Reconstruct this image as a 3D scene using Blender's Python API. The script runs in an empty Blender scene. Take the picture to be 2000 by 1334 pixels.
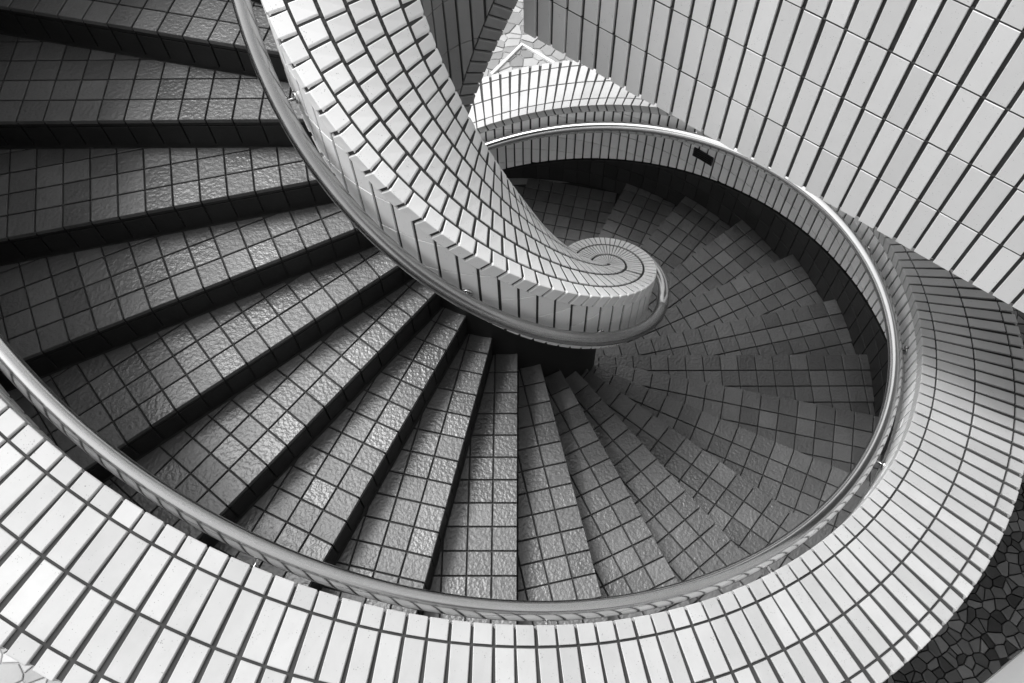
import bpy, math, random
from mathutils import Matrix, Vector
random.seed(7)
S = bpy.context.scene
COL = S.collection
sin, cos, pi, rad = math.sin, math.cos, math.pi, math.radians

# ------------------------------------------------------------------ geometry constants (metres, stair axis = origin, lower landing z = 0)
RISE = 0.154715                      # riser height
STEP = 2 * pi / 28                   # angle per step
SL = RISE / STEP                     # helix slope per radian
PH9 = 1.529647                       # direction of nosing 9 (pointing to the axis)
TH9 = PH9 - pi
NOFF = -0.0577                       # nosing lines pass this far beside the axis
LAND = 22                            # landing replaces tread 22
H9 = (LAND - 9) * RISE
CAMZ = 3.63933 + H9

def zline(th):                       # height of the nosing line round the stair
    return H9 - SL * (th - TH9)

# ------------------------------------------------------------------ camera
A, ROLL = 0.480733, -0.0400050
F = Vector((0, sin(A), -cos(A))); U0 = Vector((0, cos(A), sin(A))); R0 = Vector((1, 0, 0))
RV = cos(ROLL) * R0 + sin(ROLL) * U0
UV = -sin(ROLL) * R0 + cos(ROLL) * U0
CAM = Vector((0.016257, -2.313991, CAMZ))
cd = bpy.data.cameras.new('camera'); co = bpy.data.objects.new('camera', cd); COL.objects.link(co)
co.matrix_world = Matrix(((RV.x, UV.x, -F.x, CAM.x), (RV.y, UV.y, -F.y, CAM.y), (RV.z, UV.z, -F.z, CAM.z), (0, 0, 0, 1)))
FPX = 1775.331
cd.sensor_fit = 'HORIZONTAL'; cd.sensor_width = 36.0; cd.lens = 36.0 * FPX / 2000.0
cd.clip_start = 0.05; cd.clip_end = 2000
S.camera = co

def px(P):                           # world point -> photo pixel (2000 wide), depth
    d = Vector(P) - CAM; z = d.dot(F)
    if z < 0.05: return None
    return 1000 + FPX * d.dot(RV) / z, 667 - FPX * d.dot(UV) / z

# ------------------------------------------------------------------ sky and sun
SUN_AZ, SUN_EL = rad(154), rad(62)   # where the sun stands (from +x, counter-clockwise)
w = bpy.data.worlds.new('World'); S.world = w; w.use_nodes = True
nt = w.node_tree; nt.nodes.clear()
sky = nt.nodes.new('ShaderNodeTexSky'); sky.sky_type = 'NISHITA'; sky.sun_disc = False
sky.sun_elevation = SUN_EL; sky.sun_rotation = pi / 2 - SUN_AZ
sky.air_density = 1.4; sky.dust_density = 3.0
bw = nt.nodes.new('ShaderNodeRGBToBW'); bg = nt.nodes.new('ShaderNodeBackground'); wo = nt.nodes.new('ShaderNodeOutputWorld')
nt.links.new(sky.outputs[0], bw.inputs[0]); nt.links.new(bw.outputs[0], bg.inputs[0]); nt.links.new(bg.outputs[0], wo.inputs[0])
bg.inputs[1].default_value = 0.15
sd = bpy.data.lights.new('sun', 'SUN'); so = bpy.data.objects.new('sun', sd); COL.objects.link(so)
sd.energy = 1.3; sd.angle = rad(22); sd.color = (1, 1, 1)
sv = Vector((cos(SUN_EL) * cos(SUN_AZ), cos(SUN_EL) * sin(SUN_AZ), sin(SUN_EL)))
so.rotation_euler = sv.to_track_quat('Z', 'Y').to_euler(); so.location = (-6, 0, 12)
S.view_settings.view_transform = 'Standard'; S.view_settings.look = 'None'
S.view_settings.exposure = 1.0; S.view_settings.gamma = 1.0; S.view_settings.use_curve_mapping = False

# ------------------------------------------------------------------ materials
def mat(name, base, rough=0.5, metal=0.0, var=0.0, speck=0.0, bump=0.0, bscale=60.0, bdist=0.002, stain=0.0, spec=0.5, rvar=0.0, drift=0.0):
    m = bpy.data.materials.new(name); m.use_nodes = True
    t = m.node_tree; N = t.nodes; L = t.links
    b = N['Principled BSDF']
    b.inputs['Roughness'].default_value = rough; b.inputs['Metallic'].default_value = metal
    b.inputs['Specular IOR Level'].default_value = spec
    geo = N.new('ShaderNodeNewGeometry'); oi = N.new('ShaderNodeObjectInfo')
    pos = geo.outputs['Position']
    def math_(op, a, c, clamp=False):
        n = N.new('ShaderNodeMath'); n.operation = op; n.use_clamp = clamp
        for i, v in enumerate((a, c)):
            if hasattr(v, 'default_value') or hasattr(v, 'links'): L.new(v, n.inputs[i])
            else: n.inputs[i].default_value = v
        return n.outputs[0]
    rnd = math_('FRACT', math_('ADD', geo.outputs['Random Per Island'], oi.outputs['Random']), 0.0)
    val = math_('ADD', math_('MULTIPLY', rnd, 2 * var), 1.0 - var)
    if rvar:
        r2 = math_('FRACT', math_('MULTIPLY', rnd, 7.31), 0.0)
        L.new(math_('ADD', math_('MULTIPLY', r2, rvar), rough - rvar / 2), b.inputs['Roughness'])
    if drift:
        n0 = N.new('ShaderNodeTexNoise'); n0.inputs['Scale'].default_value = 1.7; n0.inputs['Detail'].default_value = 4.0
        L.new(pos, n0.inputs['Vector'])
        val = math_('MULTIPLY', val, math_('ADD', math_('MULTIPLY', n0.outputs[0], 2 * drift), 1.0 - drift))
    if stain:
        n1 = N.new('ShaderNodeTexNoise'); n1.inputs['Scale'].default_value = 7.0; n1.inputs['Detail'].default_value = 5.0; n1.inputs['Roughness'].default_value = 0.65
        L.new(pos, n1.inputs['Vector'])
        val = math_('MULTIPLY', val, math_('ADD', math_('MULTIPLY', n1.outputs[0], 2 * stain), 1.0 - stain))
    if speck:
        v1 = N.new('ShaderNodeTexVoronoi'); v1.inputs['Scale'].default_value = 150.0
        L.new(pos, v1.inputs['Vector'])
        n2 = N.new('ShaderNodeTexNoise'); n2.inputs['Scale'].default_value = 40.0; L.new(pos, n2.inputs['Vector'])
        thr = math_('MULTIPLY', math_('SUBTRACT', n2.outputs[0], 0.42, True), 0.85)
        dot = math_('LESS_THAN', v1.outputs['Distance'], thr)
        val = math_('MULTIPLY', val, math_('SUBTRACT', 1.0, math_('MULTIPLY', dot, speck)))
    val = math_('MULTIPLY', val, base)
    cc = N.new('ShaderNodeCombineColor')
    for i in range(3): L.new(val, cc.inputs[i])
    L.new(cc.outputs[0], b.inputs['Base Color'])
    if bump:
        n3 = N.new('ShaderNodeTexNoise'); n3.inputs['Scale'].default_value = bscale; n3.inputs['Detail'].default_value = 1.6
        off = N.new('ShaderNodeVectorMath'); off.operation = 'ADD'
        cx_ = N.new('ShaderNodeCombineXYZ'); L.new(math_('MULTIPLY', rnd, 31.0), cx_.inputs[0]); L.new(math_('MULTIPLY', rnd, 17.0), cx_.inputs[1])
        L.new(pos, off.inputs[0]); L.new(cx_.outputs[0], off.inputs[1]); L.new(off.outputs[0], n3.inputs['Vector'])
        bp = N.new('ShaderNodeBump'); bp.inputs['Strength'].default_value = bump; bp.inputs['Distance'].default_value = bdist
        L.new(n3.outputs[0], bp.inputs['Height']); L.new(bp.outputs[0], b.inputs['Normal'])
    return m

M_SHADE = mat('shaded_white_tile', 0.30, 0.35, var=0.07, speck=0.3, bump=0.1, bscale=35, stain=0.08)  # white tile with the shade inside the well put into its colour
M_WHITE = mat('glazed_white_tile', 0.86, 0.32, rvar=0.12, drift=0.07, var=0.065, speck=0.35, bump=0.12, bscale=35, bdist=0.002, stain=0.05)
M_CAPW = mat('dimmed_weathered_tile', 0.48, 0.34, var=0.08, speck=0.45, bump=0.15, bscale=30, bdist=0.002, stain=0.15, drift=0.12, rvar=0.12)  # white tile darkened to offset strong light on the outer cap, plus weathering
M_GROUT = mat('dark_grout', 0.045, 0.9, stain=0.6, bump=0.4, bscale=120, bdist=0.002)
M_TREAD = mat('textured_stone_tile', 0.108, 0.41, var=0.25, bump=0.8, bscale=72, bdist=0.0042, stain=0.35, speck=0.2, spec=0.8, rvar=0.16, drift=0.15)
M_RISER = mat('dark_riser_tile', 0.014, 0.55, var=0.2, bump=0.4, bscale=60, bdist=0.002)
M_TGROUT = mat('tread_grout', 0.042, 0.85, stain=0.5)
M_DARK = mat('dark_skirting', 0.010, 0.6, var=0.1)
M_SKIRT = mat('dark_skirting_tile', 0.015, 0.45, var=0.3, bump=0.3, bscale=60, stain=0.3)
M_STEEL = mat('brushed_steel', 0.64, 0.19, metal=1.0, stain=0.08)
M_STEELD = mat('darker_steel', 0.42, 0.27, metal=1.0, stain=0.2)  # darker and rougher than the outer rail's steel
M_STONE_L = mat('light_paving_stone', 0.30, 0.7, var=0.35, bump=0.5, bscale=40, bdist=0.004, stain=0.2)
M_STONE_D = mat('dark_paving_stone', 0.095, 0.6, var=0.8, bump=0.5, bscale=40, bdist=0.004, stain=0.3)
M_MORTAR = mat('paving_mortar', 0.03, 0.9, stain=0.4)
M_LMORT = mat('light_mortar', 0.30, 0.9, stain=0.3)
M_PAINT = mat('white_paint', 0.78, 0.6, stain=0.08, bump=0.2, bscale=50)
M_CONC = mat('concrete', 0.30, 0.85, stain=0.25)
M_DCONC = mat('added_block_concrete', 0.10, 0.85, stain=0.25)
M_BLACK = mat('black_metal', 0.015, 0.45)

# ------------------------------------------------------------------ mesh helpers
def mesh_obj(name, verts, faces, m, parent=None, smooth=False):
    me = bpy.data.meshes.new(name); me.from_pydata([tuple(v) for v in verts], [], faces); me.materials.append(m)
    if smooth: me.polygons.foreach_set('use_smooth', [True] * len(me.polygons))
    me.update()
    o = bpy.data.objects.new(name, me); COL.objects.link(o)
    if parent is not None: o.parent = parent
    return o

def tag(o, label, cat, group=None):
    o['label'] = label; o['category'] = cat
    if group: o['group'] = group
    return o

def thing(name, label, cat, group=None):
    o = bpy.data.objects.new(name, None); o.empty_display_size = 0.1; COL.objects.link(o)
    return tag(o, label, cat, group)

def clip(poly, a, b, c):             # keep a*x + b*y <= c
    out = []
    for i in range(len(poly)):
        p, q = poly[i], poly[(i + 1) % len(poly)]
        dp, dq = a * p[0] + b * p[1] - c, a * q[0] + b * q[1] - c
        if dp <= 0: out.append(p)
        if (dp < 0 < dq) or (dq < 0 < dp):
            t = dp / (dp - dq); out.append((p[0] + t * (q[0] - p[0]), p[1] + t * (q[1] - p[1])))
    return out

def area2(poly):
    return 0.5 * sum(poly[i][0] * poly[(i + 1) % len(poly)][1] - poly[(i + 1) % len(poly)][0] * poly[i][1] for i in range(len(poly)))

def clean(poly, eps=1e-4):
    out = []
    for p in poly:
        if not out or abs(p[0] - out[-1][0]) + abs(p[1] - out[-1][1]) > eps: out.append(p)
    while len(out) > 1 and abs(out[0][0] - out[-1][0]) + abs(out[0][1] - out[-1][1]) < eps: out.pop()
    return out

def inset(poly, d):                  # convex, counter-clockwise
    n = len(poly); res = list(poly)
    for i in range(n):
        p, q = poly[i], poly[(i + 1) % n]
        ex, ey = q[0] - p[0], q[1] - p[1]; l = math.hypot(ex, ey)
        if l < 1e-6: continue
        nx, ny = ey / l, -ex / l
        res = clip(res, nx, ny, nx * p[0] + ny * p[1] - d)
    return clean(res)

def prism(poly, M, t, c=0.0015):
    """bevelled slab: base ring at w=-t, shoulder at w=-c, top inset by c at w=0"""
    poly = clean(poly)
    if len(poly) < 3: return None
    if area2(poly) < 0: poly = poly[::-1]
    top = inset(poly, c) if c else poly
    if len(top) != len(poly):
        top = poly
        if abs(area2(poly)) < 2e-5: return None
    n = len(poly)
    v = [M(x, y, -t) for x, y in poly] + [M(x, y, -c) for x, y in poly] + [M(x, y, 0.0) for x, y in top]
    f = []
    for i in range(n):
        j = (i + 1) % n
        f.append((i, j, n + j, n + i)); f.append((n + i, n + j, 2 * n + j, 2 * n + i))
    f.append(tuple(range(2 * n, 3 * n)))
    return v, f

def flip_if(vf, outward):            # make the last (top) face look along 'outward'
    v, f = vf
    t = f[-1]; a, b, c = Vector(v[t[0]]), Vector(v[t[1]]), Vector(v[t[2]])
    if (b - a).cross(c - a).dot(outward) < 0: f = [tuple(reversed(q)) for q in f]
    return v, f

class Field:
    """collects alike pieces; the largest in view become objects of their own, the rest one joined part"""
    def __init__(self, name, rest_name, m, parent, limit=300):
        self.name, self.rest_name, self.m, self.parent, self.limit, self.items = name, rest_name, m, parent, limit, []
    def add(self, vf, parent=None):
        if vf is None: return
        v, f = vf
        pts = [px(q) for q in v]
        size = 0
        if all(pts):
            xs = [q[0] for q in pts]; ys = [q[1] for q in pts]
            mx, my = sum(xs) / len(xs), sum(ys) / len(ys)
            if -25 < mx < 2025 and -25 < my < 1359:
                for q in f:
                    s = 0
                    for i in range(len(q)):
                        a, b = pts[q[i]], pts[q[(i + 1) % len(q)]]; s += a[0] * b[1] - b[0] * a[1]
                    if s < 0: size += -s / 2           # faces turned to the camera
                if size < 30: size = 0
        self.items.append((size, v, f, parent or self.parent))
    def build(self):
        it = sorted(self.items, key=lambda q: -q[0])
        own = [q for q in it[:self.limit] if q[0] > 0]; rest = it[len(own):]
        for s, v, f, par in own: mesh_obj(self.name, v, f, self.m, par)
        if rest:
            V, Fc = [], []
            for s, v, f, par in rest:
                k = len(V); V += v; Fc += [tuple(k + i for i in q) for q in f]
            o = mesh_obj(self.rest_name, V, Fc, self.m, self.parent); o['kind'] = 'stuff'

def P(r, th, z): return (r * cos(th), r * sin(th), z)

def ribbon(name, prof, th0, th1, m, parent, n=None, floor=-0.04):
    """sweep a closed (r, dz) profile along the helix"""
    n = n or max(2, int(abs(th1 - th0) / rad(1.5)))
    V, Fc = [], []; k = len(prof)
    for i in range(n + 1):
        th = th0 + (th1 - th0) * i / n
        for r, dz in prof: V.append(P(r, th, max(floor, zline(th) + dz)))
    for i in range(n):
        for j in range(k):
            a, b = i * k + j, i * k + (j + 1) % k
            Fc.append((a, b, b + k, a + k))
    Fc.append(tuple(range(k))); Fc.append(tuple(reversed(range(n * k, n * k + k))))
    o = mesh_obj(name, V, Fc, m, parent)
    import bmesh
    bm = bmesh.new(); bm.from_mesh(o.data); bmesh.ops.recalc_face_normals(bm, faces=bm.faces); bm.to_mesh(o.data); bm.free()
    return o

def slab(name, poly, z0, z1, m, parent=None):
    n = len(poly)
    if area2(poly) < 0: poly = poly[::-1]
    V = [(x, y, z0) for x, y in poly] + [(x, y, z1) for x, y in poly]
    Fc = [tuple(reversed(range(n))), tuple(range(n, 2 * n))] + [(i, (i + 1) % n, n + (i + 1) % n, n + i) for i in range(n)]
    return mesh_obj(name, V, Fc, m, parent)

def tube(name, pts, r, m, parent, seg=16, caps=True):
    V, Fc = [], []; n = len(pts); pts = [Vector(q) for q in pts]
    for i, q in enumerate(pts):
        t = (pts[min(i + 1, n - 1)] - pts[max(i - 1, 0)]).normalized()
        a = t.cross(Vector((0, 0, 1)));  a = a.normalized() if a.length > 1e-4 else Vector((1, 0, 0))
        b = a.cross(t)
        for s in range(seg):
            g = 2 * pi * s / seg; V.append(q + r * (cos(g) * a + sin(g) * b))
    for i in range(n - 1):
        for s in range(seg):
            u = (s + 1) % seg
            Fc.append((i * seg + s, (i + 1) * seg + s, (i + 1) * seg + u, i * seg + u))
    if caps:
        Fc.append(tuple(range(seg))); Fc.append(tuple(reversed(range((n - 1) * seg, n * seg))))
    return mesh_obj(name, V, Fc, m, parent, smooth=True)

# ------------------------------------------------------------------ ground and paving
def struct(o): o['kind'] = 'structure'; return o
ground = struct(slab('ground', [(-400, -400), (400, -400), (400, 400), (-400, 400)], -0.3, -0.03, M_MORTAR))

def voronoi_stones(field, x0, x1, y0, y1, g, keep, M, rng):
    nx, ny = int((x1 - x0) / g), int((y1 - y0) / g)
    seeds = {(i, j): (x0 + (i + .5 + rng.uniform(-.5, .5)) * g, y0 + (j + .5 + rng.uniform(-.5, .5)) * g) for i in range(-1, nx + 1) for j in range(-1, ny + 1)}
    for i in range(nx):
        for j in range(ny):
            s = seeds[i, j]
            if not keep(*s): continue
            poly = [(s[0] - g, s[1] - g), (s[0] + g, s[1] - g), (s[0] + g, s[1] + g), (s[0] - g, s[1] + g)]
            for a in range(-2, 3):
                for b in range(-2, 3):
                    q = seeds.get((i + a, j + b))
                    if (a or b) and q:
                        dx, dy = q[0] - s[0], q[1] - s[1]
                        poly = clip(poly, dx, dy, dx * (q[0] + s[0]) / 2 + dy * (q[1] + s[1]) / 2 - 0.004 * math.hypot(dx, dy))
            h = rng.uniform(-0.003, 0.003)
            vf = prism(poly, lambda x, y, w_: (x, y, h + w_), 0.03, 0.004)
            if vf: field.add(vf)

rng = random.Random(3)
yard = struct(slab('paved_yard', [(-6, -6), (0.2, -6), (0.2, -2.6), (-1.2, 0), (-1.2, 2.0), (2.6, 2.0), (2.6, 9), (-6, 9)], -0.026, -0.009, M_LMORT))
fl = Field('paving_stone', 'paving_stones', M_STONE_L, yard)
voronoi_stones(fl, -1.6, 2.2, 2.3, 6.5, 0.10, lambda x, y: math.hypot(x, y) > 2.34, None, rng)
voronoi_stones(fl, -4.4, -2.0, -3.2, 0.2, 0.11, lambda x, y: math.hypot(x, y) > 2.34, None, rng)
fl.build()
fd = Field('paving_stone', 'dark_paving_stones', M_STONE_D, ground)
voronoi_stones(fd, 1.3, 4.0, -2.9, 0.9, 0.066, lambda x, y: math.hypot(x, y) > 2.34 and not (x * -0.519 + y * 0.855 < -2.868), None, rng)
fd.build()

# ------------------------------------------------------------------ the staircase: steps, treads, risers
stair = thing('spiral_staircase', 'dark stone-tiled spiral staircase winding down between two white tiled parapets', 'staircase')
R_IN, R_OUT = 0.455, 2.07
PHASE = {3: 15.4, 4: 16.4, 5: 16.5, 6: 14.5, 7: 14.55, 8: 14.56, 9: 14.67, 10: 14.69, 11: 14.8, 12: 15.76, 13: 16.95, 14: 18.01, 15: 19.05, 16: 20.12}
treads = Field('tread_tile', 'tread_tiles', M_TREAD, stair)
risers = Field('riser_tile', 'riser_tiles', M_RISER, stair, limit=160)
steps = {}
TILE = 0.1
def frame(k):
    ph = PH9 + (k - 9) * STEP
    ex = (cos(ph), sin(ph)); ey = (-sin(ph), cos(ph))
    return ex, ey
def local(k, x, y):                  # world xy -> (u outward distance from axis along the nosing, v back from the nosing)
    ex, ey = frame(k)
    return -(x * ex[0] + y * ex[1]), x * ey[0] + y * ey[1] - NOFF
def world(k, u, v):
    ex, ey = frame(k)
    return (-u * ex[0] + (v + NOFF) * ey[0], -u * ex[1] + (v + NOFF) * ey[1])

for k in range(-4, LAND):
    hz = (LAND - k) * RISE
    ex, ey = frame(k)
    # plan polygon of the tread in (u, v): nosing v=0, back = nosing line of the step above
    p0 = local(k, *world(k - 1, 0.0, 0.0)); p1 = local(k, *world(k - 1, 2.5, 0.0))
    a, b = -(p1[1] - p0[1]), (p1[0] - p0[0]); l = math.hypot(a, b); a /= l; b /= l
    cb = a * p0[0] + b * p0[1]       # region in front of the riser above: a*u + b*v <= cb
    # step body
    body = [(0.40, 0.012), (2.12, 0.012), (2.12, 0.9), (0.40, 0.9)]
    body = clip(body, a, b, cb + 0.05)
    pl = [world(k, u, v) for u, v in body]
    st = slab('step', pl, hz - 0.42 if hz > 0.45 else -0.03, hz - 0.010, M_TGROUT, stair)
    steps[k] = st
    fr = PHASE.get(k, 14.6 + 0.07 * k) % 1.0
    rg = random.Random(100 + k)
    for c in range(3, 22):
        u0 = (c + fr) * TILE + 0.0031; u1 = u0 + TILE - 0.0062
        for r in range(0, 9):
            v0 = r * TILE + (0.0 if r == 0 else 0.0031); v1 = (r + 1) * TILE - 0.0031
            poly = [(u0, v0), (u1, v0), (u1, v1), (u0, v1)]
            poly = clip(poly, a, b, cb - 0.003)
            poly = clip(poly, -1, 0, -R_IN); 
            # outer circle, straight chord per tile
            uc = math.sqrt(max(0.01, R_OUT ** 2 - (0.5 * (v0 + v1)) ** 2))
            poly = clip(poly, 1, 0, uc)
            if len(poly) < 3 or abs(area2(poly)) < 2e-4: continue
            dz = rg.uniform(-0.0007, 0.0007); tx, ty = rg.gauss(0, 0.004), rg.gauss(0, 0.004)
            um, vm = 0.5 * (u0 + u1), 0.5 * (v0 + v1)
            def Mt(u, v, w_, dz=dz, tx=tx, ty=ty, um=um, vm=vm):
                x, y = world(k, u, v); return (x, y, hz + dz + tx * (u - um) + ty * (v - vm) + w_)
            vf = prism(poly, Mt, 0.018, 0.0016)
            if vf: treads.add(flip_if(vf, Vector((0, 0, 1))), st)
        # riser tiles below this nosing
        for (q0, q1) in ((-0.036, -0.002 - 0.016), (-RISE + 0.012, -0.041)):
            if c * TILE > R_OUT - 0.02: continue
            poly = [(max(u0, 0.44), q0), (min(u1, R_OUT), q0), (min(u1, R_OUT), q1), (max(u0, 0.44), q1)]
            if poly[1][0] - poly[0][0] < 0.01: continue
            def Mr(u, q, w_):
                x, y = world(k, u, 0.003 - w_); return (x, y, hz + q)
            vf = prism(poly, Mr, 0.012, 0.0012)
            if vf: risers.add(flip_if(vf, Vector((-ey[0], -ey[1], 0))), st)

# lower landing, tiled on the line of the last nosing
land = struct(slab('landing', [P(2.12, rad(58) + i * rad(7), 0)[:2] for i in range(30)] + [(0, 0)], -0.025, -0.010, M_TGROUT))
lt = Field('landing_tile', 'landing_tiles', M_TREAD, land)
k = LAND
ex, ey = frame(k)
p0 = local(k, *world(k - 1, 0.0, 0.0)); p1 = local(k, *world(k - 1, 2.5, 0.0))
a, b = -(p1[1] - p0[1]), (p1[0] - p0[0]); l = math.hypot(a, b); a /= l; b /= l; cb = a * p0[0] + b * p0[1]
for c in range(-22, 22):
    for r in range(-32, 6):
        u0, v0 = c * TILE + 0.043, r * TILE + 0.003
        poly = [(u0, v0), (u0 + 0.094, v0), (u0 + 0.094, v0 + 0.094), (u0, v0 + 0.094)]
        poly = clip(poly, a, b, cb - 0.003)
        if len(poly) < 3 or abs(area2(poly)) < 3e-4: continue
        x, y = world(k, u0 + .05, v0 + .05)
        if not 0.05 < math.hypot(x, y) < 2.03: continue
        th = math.atan2(y, x) % (2 * pi)
        if not rad(56) < th < rad(262): continue
        vf = prism(poly, lambda u, v, w_: (*world(k, u, v), w_), 0.018, 0.0016)
        if vf: lt.add(flip_if(vf, Vector((0, 0, 1))))
lt.build()
treads.build(); risers.build()

# ------------------------------------------------------------------ outer parapet
RO0, RO1, RO2, RO3, RO4 = 1.847, 1.906, 2.061, 2.218, 2.277
CAP = 1.084
T_A, T_B = rad(-262), rad(128)
outer = thing('outer_parapet', 'thick white tiled parapet curling round the outside of the stairs', 'parapet')
GD = 0.009                            # grout lies this deep
ribbon('mortar_bed', [(RO0 + GD, CAP - GD), (RO4 - GD, CAP - GD), (RO4 - GD, -0.95), (2.10, -0.95), (2.10, 0.30), (2.075 , 0.30), (2.075, 0.83), (RO0 + GD, 0.83)], T_A, T_B, M_GROUT, outer)
ribbon('skirting', [(2.064, 0.27), (2.099, 0.27), (2.099, -0.50), (2.064, -0.50)], T_A, T_B, M_DARK, outer)
ribbon('soffit', [(RO0 + 0.012, 0.828), (2.072, 0.828), (2.072, 0.806), (RO0 + 0.012, 0.806)], T_A, T_B, M_CONC, outer)

PITCH = rad(360 / 204.0)
cap_f = Field('cap_tile', 'cap_tiles', M_CAPW, outer)
edge_f = Field('edge_tile', 'edge_tiles', M_CAPW, outer)
wall_f = Field('wall_tile', 'wall_tiles', M_WHITE, outer)

def strip_tile(profile, thc, hw, thick, shear=0.0, ch=0.0018):
    """tile bent over a lip. profile: list of ((r, dz), outward (nr, nz), shift along theta); hw = half width in metres"""
    V = []; n = len(profile)
    for side in (-1, 1):
        for (r, dz), (nr, nz), sh in profile:
            for lay, e in ((0, hw - ch), (-ch, hw), (-thick, hw)):
                th = thc + (side * e) / r + sh
                V.append(P(r + nr * lay, th, zline(th) + dz + nz * lay))
    f = []; h = 3 * n
    for i in range(n - 1):
        a, b = 3 * i, 3 * (i + 1)
        f.append((a, b, h + b, h + a))                                    # outer skin
        for o, s in ((0, 0), (h, 1)):
            for l in (0, 1):
                q = (o + a + l, o + a + l + 1, o + b + l + 1, o + b + l)
                f.append(q if s == 0 else tuple(reversed(q)))
    for i in (0, n - 1):
        a = 3 * i
        f.append((a, h + a, h + a + 1, a + 1) if i == 0 else (a, a + 1, h + a + 1, h + a))
        f.append((a + 1, h + a + 1, h + a + 2, a + 2) if i == 0 else (a + 1, a + 2, h + a + 2, h + a + 1))
    return V, f

def bent_lip(rb, rt, dz, drop, inward, alpha):
    """lip profile: top from rt to the bend at rb, then down the face; inward = +1 when the face looks to the axis"""
    e = 0.004; s = inward
    sh = lambda d: -d * sin(alpha) * cos(alpha) / rb
    d2 = drop
    return [((rt, dz), (0, 1), 0.0), ((rb + s * e, dz), (0, 1), 0.0), ((rb + s * e * .3, dz - e * .3), (-s * .7, .7), sh(e * .3)), ((rb, dz - e), (-s, 0), sh(e)), ((rb, dz - d2), (-s, 0), sh(d2))]

rg = random.Random(11)
al_o = math.atan(SL / RO0)
i0, i1 = int((T_A) / PITCH), int((T_B) / PITCH)
TH0 = -0.004
joff = [rg.uniform(-.004, .004) for _ in range(5)]
for i in range(i0, i1):
    thc = (i + 0.5) * PITCH + TH0
    jig = lambda: rg.uniform(-0.0012, 0.0012)
    # inner lip, two long rows, outer lip
    dzj = rg.uniform(-0.0008, 0.0008)
    vf = strip_tile(bent_lip(RO0, RO1 - 0.004, CAP + dzj, 0.062, 1, al_o), thc + jig() / RO0, 0.0248, 0.012)
    edge_f.add(vf)
    for ri, (ra, rb) in enumerate(((RO1 + 0.004, RO2 - 0.004), (RO2 + 0.004, RO3 - 0.004))):
        j = jig() / ra; hw = 0.0253; dzj = rg.uniform(-0.001, 0.001); tx, ty = rg.gauss(0, .012), rg.gauss(0, .006); rm_ = (ra + rb) / 2
        poly = [(-hw, ra), (hw, ra), (hw, rb), (-hw, rb)]
        def Mc(x, r, w_, thc=thc, j=j, dzj=dzj, ri=ri, tx=tx, ty=ty, rm_=rm_):
            th = thc + j + joff[ri] / r + x / r; return P(r, th, zline(th) + CAP + dzj + w_ + tx * x + ty * (r - rm_))
        cap_f.add(flip_if(prism(poly, Mc, 0.012, 0.0018), Vector((0, 0, 1))))
    prof = bent_lip(RO4, RO3 + 0.004, CAP + rg.uniform(-.001, .001), 0.062, -1, math.atan(SL / RO4))
    vf = strip_tile(prof, thc + jig() / RO4 + joff[3] / RO4, 0.0258, 0.012)
    edge_f.add((vf[0], [tuple(reversed(q)) for q in vf[1]]))
    # lower lip of the band
    rbm = RO0 + 0.004
    prof = [((rbm, 0.866), (-1, 0), 0.0), ((rbm, 0.806), (-1, 0), -0.060 * sin(al_o) * cos(al_o) / rbm)]
    edge_f.add(strip_tile(prof, thc + 0.006, 0.0248, 0.012))

def wall_tiles(field, R, inward, th0, th1, pitch, dlo, dhi, tile, row, rowph, parent=None, jt=0.0045, thick=0.012, seed=1, skip=None):
    """upright tiles on a drum wall, level courses cut off by the sloping edges"""
    rg = random.Random(seed)
    n = int((th1 - th0) / pitch)
    for i in range(n):
        ta = th0 + i * pitch; hw = tile / 2 / R; tc = ta + pitch / 2
        x0, x1 = tc - hw + rg.uniform(-.0012, .0012) / R, tc + hw
        lo0, lo1, hi0, hi1 = zline(x0) + dlo, zline(x1) + dlo, zline(x0) + dhi, zline(x1) + dhi
        if max(hi0, hi1) < 0.0: continue
        j0 = int((min(lo0, lo1) - rowph) // row); j1 = int((max(hi0, hi1) - rowph) // row) + 1
        for j in range(j0, j1):
            za, zb = max(0.0, rowph + j * row + jt / 2), rowph + (j + 1) * row - jt / 2
            if zb <= za: continue
            poly = [(x0 * R, lo0), (x1 * R, lo1), (x1 * R, hi1), (x0 * R, hi0)]
            poly = clip(poly, 0, -1, -za); poly = clip(poly, 0, 1, zb)
            if len(poly) < 3 or abs(area2(poly)) < 1.2e-4: continue
            if skip and skip(tc, sum(q[1] for q in poly) / len(poly)): continue
            d = rg.uniform(-0.0008, 0.0008)
            def Mw(x, z, w_, d=d):
                return P(R - inward * (w_ + d), x / R, z)
            vf = prism(poly, Mw, thick, 0.0014)
            if vf: field.add(flip_if(vf, Vector((-inward * cos(tc), -inward * sin(tc), 0))), parent)

VENT_T, VENT_Z = rad(49.2), CAMZ - 4.857
wall_tiles(wall_f, RO0 + 0.003, 1, T_A, T_B, rad(1.90), 0.872, 1.016, 0.0495, 0.155, 0.03, seed=21)
wall_tiles(wall_f, 2.066, 1, T_A, T_B, rad(1.765), 0.285, 0.80, 0.0530, 0.155, 0.03, seed=22,
           skip=lambda t, z: abs(t - VENT_T) < rad(2.2) and abs(z - VENT_Z) < 0.03)
out_f = Field('outside_tile', 'outside_tiles', M_WHITE, outer, limit=0)
wall_tiles(out_f, RO4, -1, T_A, T_B, rad(1.765), -0.94, 1.015, 0.058, 0.155, 0.05, seed=23)
sk_f = Field('skirting_tile', 'skirting_tiles', M_SKIRT, outer)
wall_tiles(sk_f, 2.060, 1, T_A, T_B, rad(2.85), -0.30, 0.268, 0.0965, 0.154715, 0.0, seed=24, thick=0.005, jt=0.005)
sk_f.build()
cap_f.build(); edge_f.build(); wall_f.build(); out_f.build()

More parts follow.
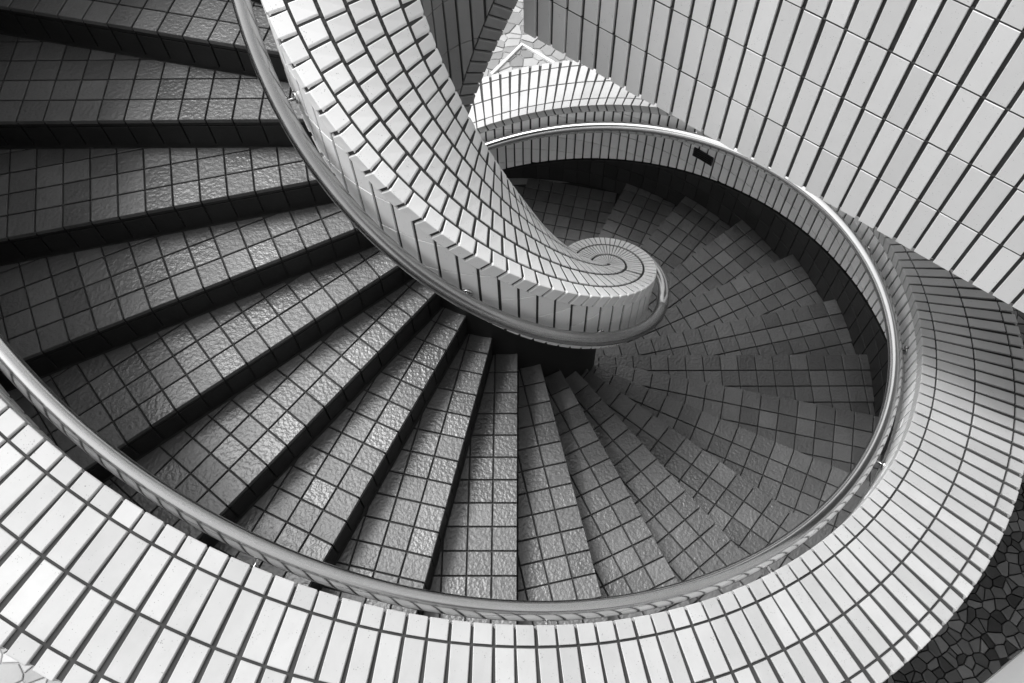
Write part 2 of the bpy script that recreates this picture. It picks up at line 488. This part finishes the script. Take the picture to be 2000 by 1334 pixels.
# ------------------------------------------------------------------ central parapet with rounded end
core = thing('central_parapet', 'white tiled inner parapet sweeping down to a rounded swirl end', 'parapet')
RC = [0.700, 0.642, 0.5615, 0.4825, 0.4035, 0.325, 0.265]
CCAP = 1.087; CB = 0.655; CLIP = 0.078
C_A, C_E = rad(-286), rad(-16)
CBOT = -1.03
ribbon('mortar_bed', [(RC[6] + GD, CCAP - GD), (RC[0] - GD, CCAP - GD), (RC[0] - GD, CB + 0.02), (0.472, CB + 0.02), (0.472, CBOT + .01), (RC[6] + GD, CBOT + .01)], C_A, C_E, M_GROUT, core)
ribbon('stringer_face', [(0.480, CB + 0.018), (0.480, -0.60), (0.471, -0.60), (0.471, CB + 0.018)], C_A, C_E, M_DARK, core)
cc_f = Field('cap_tile', 'cap_tiles', M_WHITE, core)
ce_f = Field('edge_tile', 'edge_tiles', M_WHITE, core)
cw_f = Field('wall_tile', 'wall_tiles', M_WHITE, core)
cg_f = Field('well_edge_tile', 'well_edge_tiles', M_SHADE, core)
cv_f = Field('well_tile', 'well_tiles', M_SHADE, core)
CP = rad(4.30)
al_c = math.atan(SL / RC[0]); al_i = math.atan(SL / RC[6])
rg = random.Random(5)
nC = int((C_E - C_A) / CP)
phases = [0.0, 0.28, 0.05, 0.30, 0.12, 0.33, 0.1]
for i in range(nC):
    base = C_E - (i + 0.5) * CP
    hwf = 0.405
    thc = base
    vf = strip_tile(bent_lip(RC[0], RC[1] + 0.004, CCAP + rg.uniform(-.0008, .0008), CLIP, -1, al_c), thc, hwf * CP * RC[0], 0.012)
    ce_f.add((vf[0], [tuple(reversed(q)) for q in vf[1]]))
    prof = [((RC[0] - 0.003, CB + 0.036), (1, 0), 0.0), ((RC[0] - 0.003, CB), (1, 0), -0.036 * sin(al_c) * cos(al_c) / RC[0])]
    vf = strip_tile(prof, thc, hwf * CP * RC[0], 0.012)
    ce_f.add((vf[0], [tuple(reversed(q)) for q in vf[1]]))
    for ri in range(1, 5):
        ra, rb = RC[ri + 1] + 0.0062, RC[ri] - 0.0062
        t = base - phases[ri] * CP * (1 if i else 0)
        fr = 0.5 * (0.81 if i else 0.78)
        poly = [(-1, ra), (1, ra), (1, rb), (-1, rb)]
        dzj = rg.uniform(-0.001, 0.001)
        hw = CP * fr
        def Mc(x, r, w_, t=t, hw=hw, dzj=dzj):
            th = t + x * hw; return P(r, th, zline(th) + CCAP + dzj + w_)
        n = 4
        v = []
        for x, r in poly: v.append(Mc(x, r, -0.012))
        ca, cr = 0.0016, 0.0016
        for x, r in poly: v.append(Mc(x, r, -0.0015))
        for x, r in poly: v.append(Mc(x * (1 - ca / (hw * r)), r + (cr if r == ra else -cr), 0.0))
        f = []
        for q in range(4):
            s = (q + 1) % 4; f.append((q, s, 4 + s, 4 + q)); f.append((4 + q, 4 + s, 8 + s, 8 + q))
        f.append((8, 9, 10, 11))
        cc_f.add(flip_if((v, f), Vector((0, 0, 1))))
    prof = bent_lip(RC[6], RC[5] - 0.004, CCAP + rg.uniform(-.0008, .0008), 0.16, 1, al_i)
    ce_f.add(strip_tile(prof, base - 0.1 * CP, hwf * CP * RC[6], 0.010))
    # lower edge row of the well face
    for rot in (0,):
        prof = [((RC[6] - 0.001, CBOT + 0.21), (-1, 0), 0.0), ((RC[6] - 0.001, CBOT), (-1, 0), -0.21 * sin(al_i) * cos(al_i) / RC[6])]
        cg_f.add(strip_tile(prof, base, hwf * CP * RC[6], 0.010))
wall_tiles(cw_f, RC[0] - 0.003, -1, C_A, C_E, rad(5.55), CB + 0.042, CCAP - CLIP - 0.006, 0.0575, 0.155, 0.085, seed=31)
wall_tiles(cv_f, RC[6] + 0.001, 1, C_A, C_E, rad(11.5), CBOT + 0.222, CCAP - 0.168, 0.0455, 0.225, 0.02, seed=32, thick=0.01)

# rounded end, about its own centre
ENDM = 0.5; RM = 0.4825; RE = 0.2175
er = Vector((cos(C_E), sin(C_E), 0)); et = Vector((-sin(C_E), cos(C_E), 0))
cz = zline(C_E) + CCAP
cen = Vector((RM * er.x, RM * er.y, cz))
def E(rho, ps, dz=0.0):
    q = cen + er * (rho * cos(ps)) + et * (rho * sin(ps))
    return (q.x, q.y, cz - ENDM * rho * max(0.0, sin(ps)) + dz)
def end_body(name, rho, ztop, zbot, m, inner=None):
    n = 40; V, Fc = [], []
    for i in range(n + 1):
        ps = pi * i / n
        V.append(E(rho, ps, ztop)); V.append(E(rho, ps, zbot))
    c0 = len(V); V.append(E(0, 0, ztop)); V.append(E(0, 0, zbot))
    for i in range(n):
        a = 2 * i
        Fc.append((a, a + 1, a + 3, a + 2)); Fc.append((c0, a, a + 2)); Fc.append((c0 + 1, a + 3, a + 1))
    return mesh_obj(name, V, Fc, m, core)
end_body('end_bed', RE - GD, -GD, -(CCAP - CB) + 0.02, M_GROUT)

def end_tiles(n, r0, r1, field, off=0.0):
    for i in range(n):
        pa, pb = pi * (i + 0.10) / n, pi * (i + 0.90) / n
        poly = [(pa, r0), (pb, r0), (pb, r1), (pa, r1)]
        v = [E(r, q, -0.012) for q, r in poly] + [E(r, q, -0.0015) for q, r in poly]
        c = 0.0014; dzj = rg.uniform(-.0006, .0006)
        for q, r in poly:
            s = 1 if q == pa else -1
            v.append(E(r + (c if r == r0 else -c), q + s * c / r, dzj))
        f = []
        for q in range(4):
            s = (q + 1) % 4; f.append((q, s, 4 + s, 4 + q)); f.append((4 + q, 4 + s, 8 + s, 8 + q))
        f.append((8, 9, 10, 11))
        field.add(flip_if((v, f), Vector((0, 0, 1))))
end_tiles(28, 0.0845, 0.154, cc_f)
end_tiles(18, 0.010, 0.0745, cc_f)
NE = 26
for i in range(NE):                  # lip and face of the rounded end
    pa, pb = pi * (i + 0.09) / NE, pi * (i + 0.91) / NE
    V = []
    prof = [(0.1635, 0.0), (RE - 0.004, 0.0), (RE - 0.001, -0.001), (RE, -0.004), (RE, -CLIP)]
    for q in (pa, pb):
        for r, dz in prof: V.append(E(r, q, dz))
        for r, dz in ((RE - 0.012, -CLIP), (0.1635, -0.012)): V.append(E(r, q, dz))
    n = 7; f = []
    for j in range(n): f.append((j, (j + 1) % n, n + (j + 1) % n, n + j))
    f.append(tuple(reversed(range(n)))); f.append(tuple(range(n, 2 * n)))
    vf = (V, f)
    a0, b0, c0 = Vector(V[0]), Vector(V[1]), Vector(V[n + 1])
    if (b0 - a0).cross(c0 - a0).z < 0: vf = (V, [tuple(reversed(q)) for q in f])
    ce_f.add(vf)
NW = 12
for i in range(NW):
    pa, pb = pi * (i + 0.07) / NW, pi * (i + 0.93) / NW
    for zt, zb in ((-CLIP - 0.006, -0.26), (-0.263, -(CCAP - CB))):
        V = [E(RE - 0.003, pa, zb), E(RE - 0.003, pb, zb), E(RE - 0.003, pb, zt), E(RE - 0.003, pa, zt)]
        V += [E(RE - 0.016, pa, zb), E(RE - 0.016, pb, zb), E(RE - 0.016, pb, zt), E(RE - 0.016, pa, zt)]
        f = [(0, 1, 2, 3), (4, 7, 6, 5), (0, 4, 5, 1), (1, 5, 6, 2), (2, 6, 7, 3), (3, 7, 4, 0)]
        nrm = er * cos((pa + pb) / 2) + et * sin((pa + pb) / 2)
        if (Vector(V[1]) - Vector(V[0])).cross(Vector(V[2]) - Vector(V[0])).dot(nrm) < 0: f = [tuple(reversed(q)) for q in f]
        cw_f.add((V, f))
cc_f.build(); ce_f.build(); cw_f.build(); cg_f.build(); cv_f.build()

# ------------------------------------------------------------------ handrails
def bracket(parent, q, wall):
    q, wall = Vector(q), Vector(wall)
    d = (wall - q); d.z = 0; d.normalize()
    low = q + Vector((0, 0, -0.030)); elbow = low + d * 0.012 + Vector((0, 0, -0.012))
    pts = [q + Vector((0, 0, -0.02)), low, elbow, Vector((wall.x, wall.y, elbow.z))]
    tube('bracket', pts, 0.0065, M_STEEL, parent, seg=10)
    c = Vector((wall.x, wall.y, elbow.z))
    tube('wall_flange', [c - d * 0.006, c + d * 0.004], 0.021, M_STEEL, parent, seg=18)

hr_o = thing('handrail', 'round steel handrail running along the inside of the outer parapet', 'handrail', 'handrails of the stair')
RR, RDZ = 1.783, 0.950
pts = [P(RR, th, zline(th) + RDZ) for th in [rad(-250) + i * rad(1.5) for i in range(int(368 / 1.5))]]
tube('rail_tube', pts, 0.0295, M_STEEL, hr_o, seg=20)
for d in (-215, -190, -165, -139, -113, -87, -62, -38.9, -17, 5, 27, 49, 70):
    th = rad(d); bracket(hr_o, P(RR, th, zline(th) + RDZ), P(RO0, th, 0))
hr_i = thing('handrail', 'round steel handrail hugging the central parapet and looping round its end', 'handrail', 'handrails of the stair')
RI, IDZ = 0.757, 0.840
pts = [P(RI, th, zline(th) + IDZ) for th in [rad(-270) + i * rad(2) for i in range(int((C_E - rad(-270)) / rad(2)) + 1)]]
zend = pts[-1][2]
for i in range(1, 19):
    ps = pi * i / 18 * 0.62
    g = RE + 0.053 + 0.03 * sin(ps)
    q = cen + er * (g * cos(ps)) + et * (g * sin(ps))
    pts.append((q.x, q.y, zend - 0.25 * (RE + .053) * sin(ps)))
tube('rail_tube', pts, 0.0275, M_STEELD, hr_i, seg=20)
for d in (-195, -152, -101, -58):
    th = rad(d); bracket(hr_i, P(RI, th, zline(th) + IDZ), P(RC[0], th, 0))

# ------------------------------------------------------------------ straight tiled wall over the far side
D = 2.14
az = rad(139.499); dv = Vector((cos(az), sin(az), 0)); nv = Vector((sin(az), -cos(az), 0))     # nv points away from the camera
def W(s, z, w_=0.0):                 # s to the left along the wall, z from camera height, w out of the wall to the viewer
    q = CAM + nv * (D - w_) + dv * s; return (q.x, q.y, CAM.z + z)
fw = thing('straight_wall', 'tall flat white tiled wall hanging over the far side of the stairs', 'wall')
S_L, S_R = 0.793 * D, -7.0
ZB, ZT = -1.2205 * D, 3.0  # unseen top and right end stretched to block sky light
cp = 0.0327 * D; s_ref = 0.4727 * D      # tile pitch and one joint
def wbox(name, s0, s1, z0, z1, w0, w1, m, parent):
    V = [W(s, z, w_) for w_ in (w0, w1) for s, z in ((s0, z0), (s1, z0), (s1, z1), (s0, z1))]
    o = mesh_obj(name, V, [(0, 1, 2, 3), (7, 6, 5, 4), (0, 4, 5, 1), (1, 5, 6, 2), (2, 6, 7, 3), (3, 7, 4, 0)], m, parent)
    import bmesh
    bm = bmesh.new(); bm.from_mesh(o.data); bmesh.ops.recalc_face_normals(bm, faces=bm.faces); bm.to_mesh(o.data); bm.free()
    return o
S_L = s_ref + math.floor((S_L + 0.02 + 0.0062 - s_ref) / cp) * cp - 0.0062
wbox('wall_body', S_L - 0.001, S_R, ZB + 0.004, ZT, -0.22, -0.010, M_GROUT, fw)
wt = Field('wall_tile', 'wall_tiles', M_WHITE, fw)
for q in range(24): wbox('grout_line', S_L - 0.002, S_R, (-1.1155 + 0.1092 * q) * D - 0.0022, (-1.1155 + 0.1092 * q) * D + 0.0022, -0.012, -0.0012, M_GROUT, fw)
rowz = [ZB] + [(-1.1155 + 0.1092 * q) * D for q in range(24)]
rg = random.Random(9)
for i in range(-130, 40):
    s0 = s_ref + i * cp + 0.0062; s1 = s_ref + (i + 1) * cp - 0.0062
    if s1 > S_L + 0.02 or s0 < S_R: continue
    for j in range(len(rowz) - 1):
        if rowz[j] > ZT - 0.02: continue
        z0 = rowz[j] + (0.0026 if j else rg.uniform(-.004, .003)); z1 = min(rowz[j + 1], ZT) - 0.0026
        jx = rg.uniform(-.0016, .0016); dw = rg.uniform(-.0010, .0006); ta, tb = rg.gauss(0, .006), rg.gauss(0, .003); sm, zm = (s0 + s1) / 2, (z0 + z1) / 2
        poly = [(s0 + jx, z0), (s1 + jx, z0), (s1 + jx, z1), (s0 + jx, z1)]
        vf = prism(poly, lambda s, z, w_: W(s, z, w_ + dw + ta * (s - sm) + tb * (z - zm)), 0.011, 0.0014)
        wt.add(flip_if(vf, -nv))
wt.build()

# upper floor behind the wall
def xy(s, w_): q = W(s, 0, w_); return (q[0], q[1])
up = struct(slab('upper_floor', [xy(S_L, -0.221), xy(S_R, -0.221), xy(S_R, -4.5), (3.2, 6.0), (1.5, 2.0)], 3.62, 4.02, M_CONC))

# unseen slab and upstand added on the near side to block front-right light
def boxes(name, bs, m):
    V, Fc = [], []
    for x0, x1, y0, y1, z0, z1 in bs:
        k = len(V); V += [(x, y, z) for z in (z0, z1) for x, y in ((x0, y0), (x1, y0), (x1, y1), (x0, y1))]
        Fc += [tuple(k + i for i in q) for q in ((3, 2, 1, 0), (4, 5, 6, 7), (0, 1, 5, 4), (1, 2, 6, 5), (2, 3, 7, 6), (3, 0, 4, 7))]
    return mesh_obj(name, V, Fc, m)
struct(boxes('added_light_block', [(0.45, 6.5, -6.5, -2.62, 3.70, 4.02), (0.45, 6.5, -2.618, -2.46, 3.65, 5.08)], M_DCONC))

# ------------------------------------------------------------------ small things
vent = thing('wall_vent', 'small dark louvred vent plate set in the curved tiled wall', 'vent')
def vbox(name, t0, t1, z0, z1, r0, r1, m, n=6):
    V, Fc = [], []
    for i in range(n + 1):
        t = t0 + (t1 - t0) * i / n
        for r, z in ((r0, z0), (r0, z1), (r1, z1), (r1, z0)): V.append(P(r, t, z))
    for i in range(n):
        for j in range(4): Fc.append((4 * i + j, 4 * i + (j + 1) % 4, 4 * i + 4 + (j + 1) % 4, 4 * i + 4 + j))
    Fc += [(3, 2, 1, 0), (4 * n, 4 * n + 1, 4 * n + 2, 4 * n + 3)]
    return mesh_obj(name, V, Fc, m, vent)
vbox('back_plate', VENT_T - rad(2.1), VENT_T + rad(2.1), VENT_Z - 0.040, VENT_Z + 0.040, 2.056, 2.0745, M_BLACK)
for j in range(4):
    zz = VENT_Z - 0.027 + j * 0.018
    vbox('louvre', VENT_T - rad(1.85), VENT_T + rad(1.85), zz - 0.004, zz + 0.004, 2.050, 2.0565, M_BLACK)

kerb = tag(slab('white_kerb', [(2.663 - .27 * 4, -1.732 - .164 * 4), (2.933 + .27 * 3, -1.568 + .164 * 3), (2.933 + .27 * 3 + .6, -1.568 + .164 * 3 - 1.0), (2.663 - .27 * 4 + .6, -1.732 - .164 * 4 - 1.0)], -0.03, 0.05, M_PAINT),
    'smooth white painted kerb at the lower right corner beside dark paving', 'kerb')
e0, e1, e2 = Vector((0.023, 3.233, 0)), Vector((0.20, 3.447, 0)), Vector((0.36, 3.307, 0))
def strip(name, pts, wd, z0, z1, m):
    V, Fc = [], []
    n = len(pts)
    for i, q in enumerate(pts):
        t = (pts[min(i + 1, n - 1)] - pts[max(0, i - 1)]).normalized(); s = Vector((-t.y, t.x, 0))
        for sg, z in ((-1, z0), (1, z0), (1, z1), (-1, z1)):
            c = q + s * (sg * wd / 2); V.append((c.x, c.y, z))
    for i in range(n - 1):
        for j in range(4): Fc.append((4 * i + j, 4 * i + (j + 1) % 4, 4 * i + 4 + (j + 1) % 4, 4 * i + 4 + j))
    Fc += [(3, 2, 1, 0), (4 * n - 4, 4 * n - 3, 4 * n - 2, 4 * n - 1)]
    return mesh_obj(name, V, Fc, m)
tag(strip('stone_edging', [e0 + (e0 - e1) * .5, e0, e1, e2, e2 + (e2 - e1) * .6], 0.022, -0.02, 0.02, M_PAINT),
    'pointed white stone edging on the sunlit paving behind the stairs', 'edging')
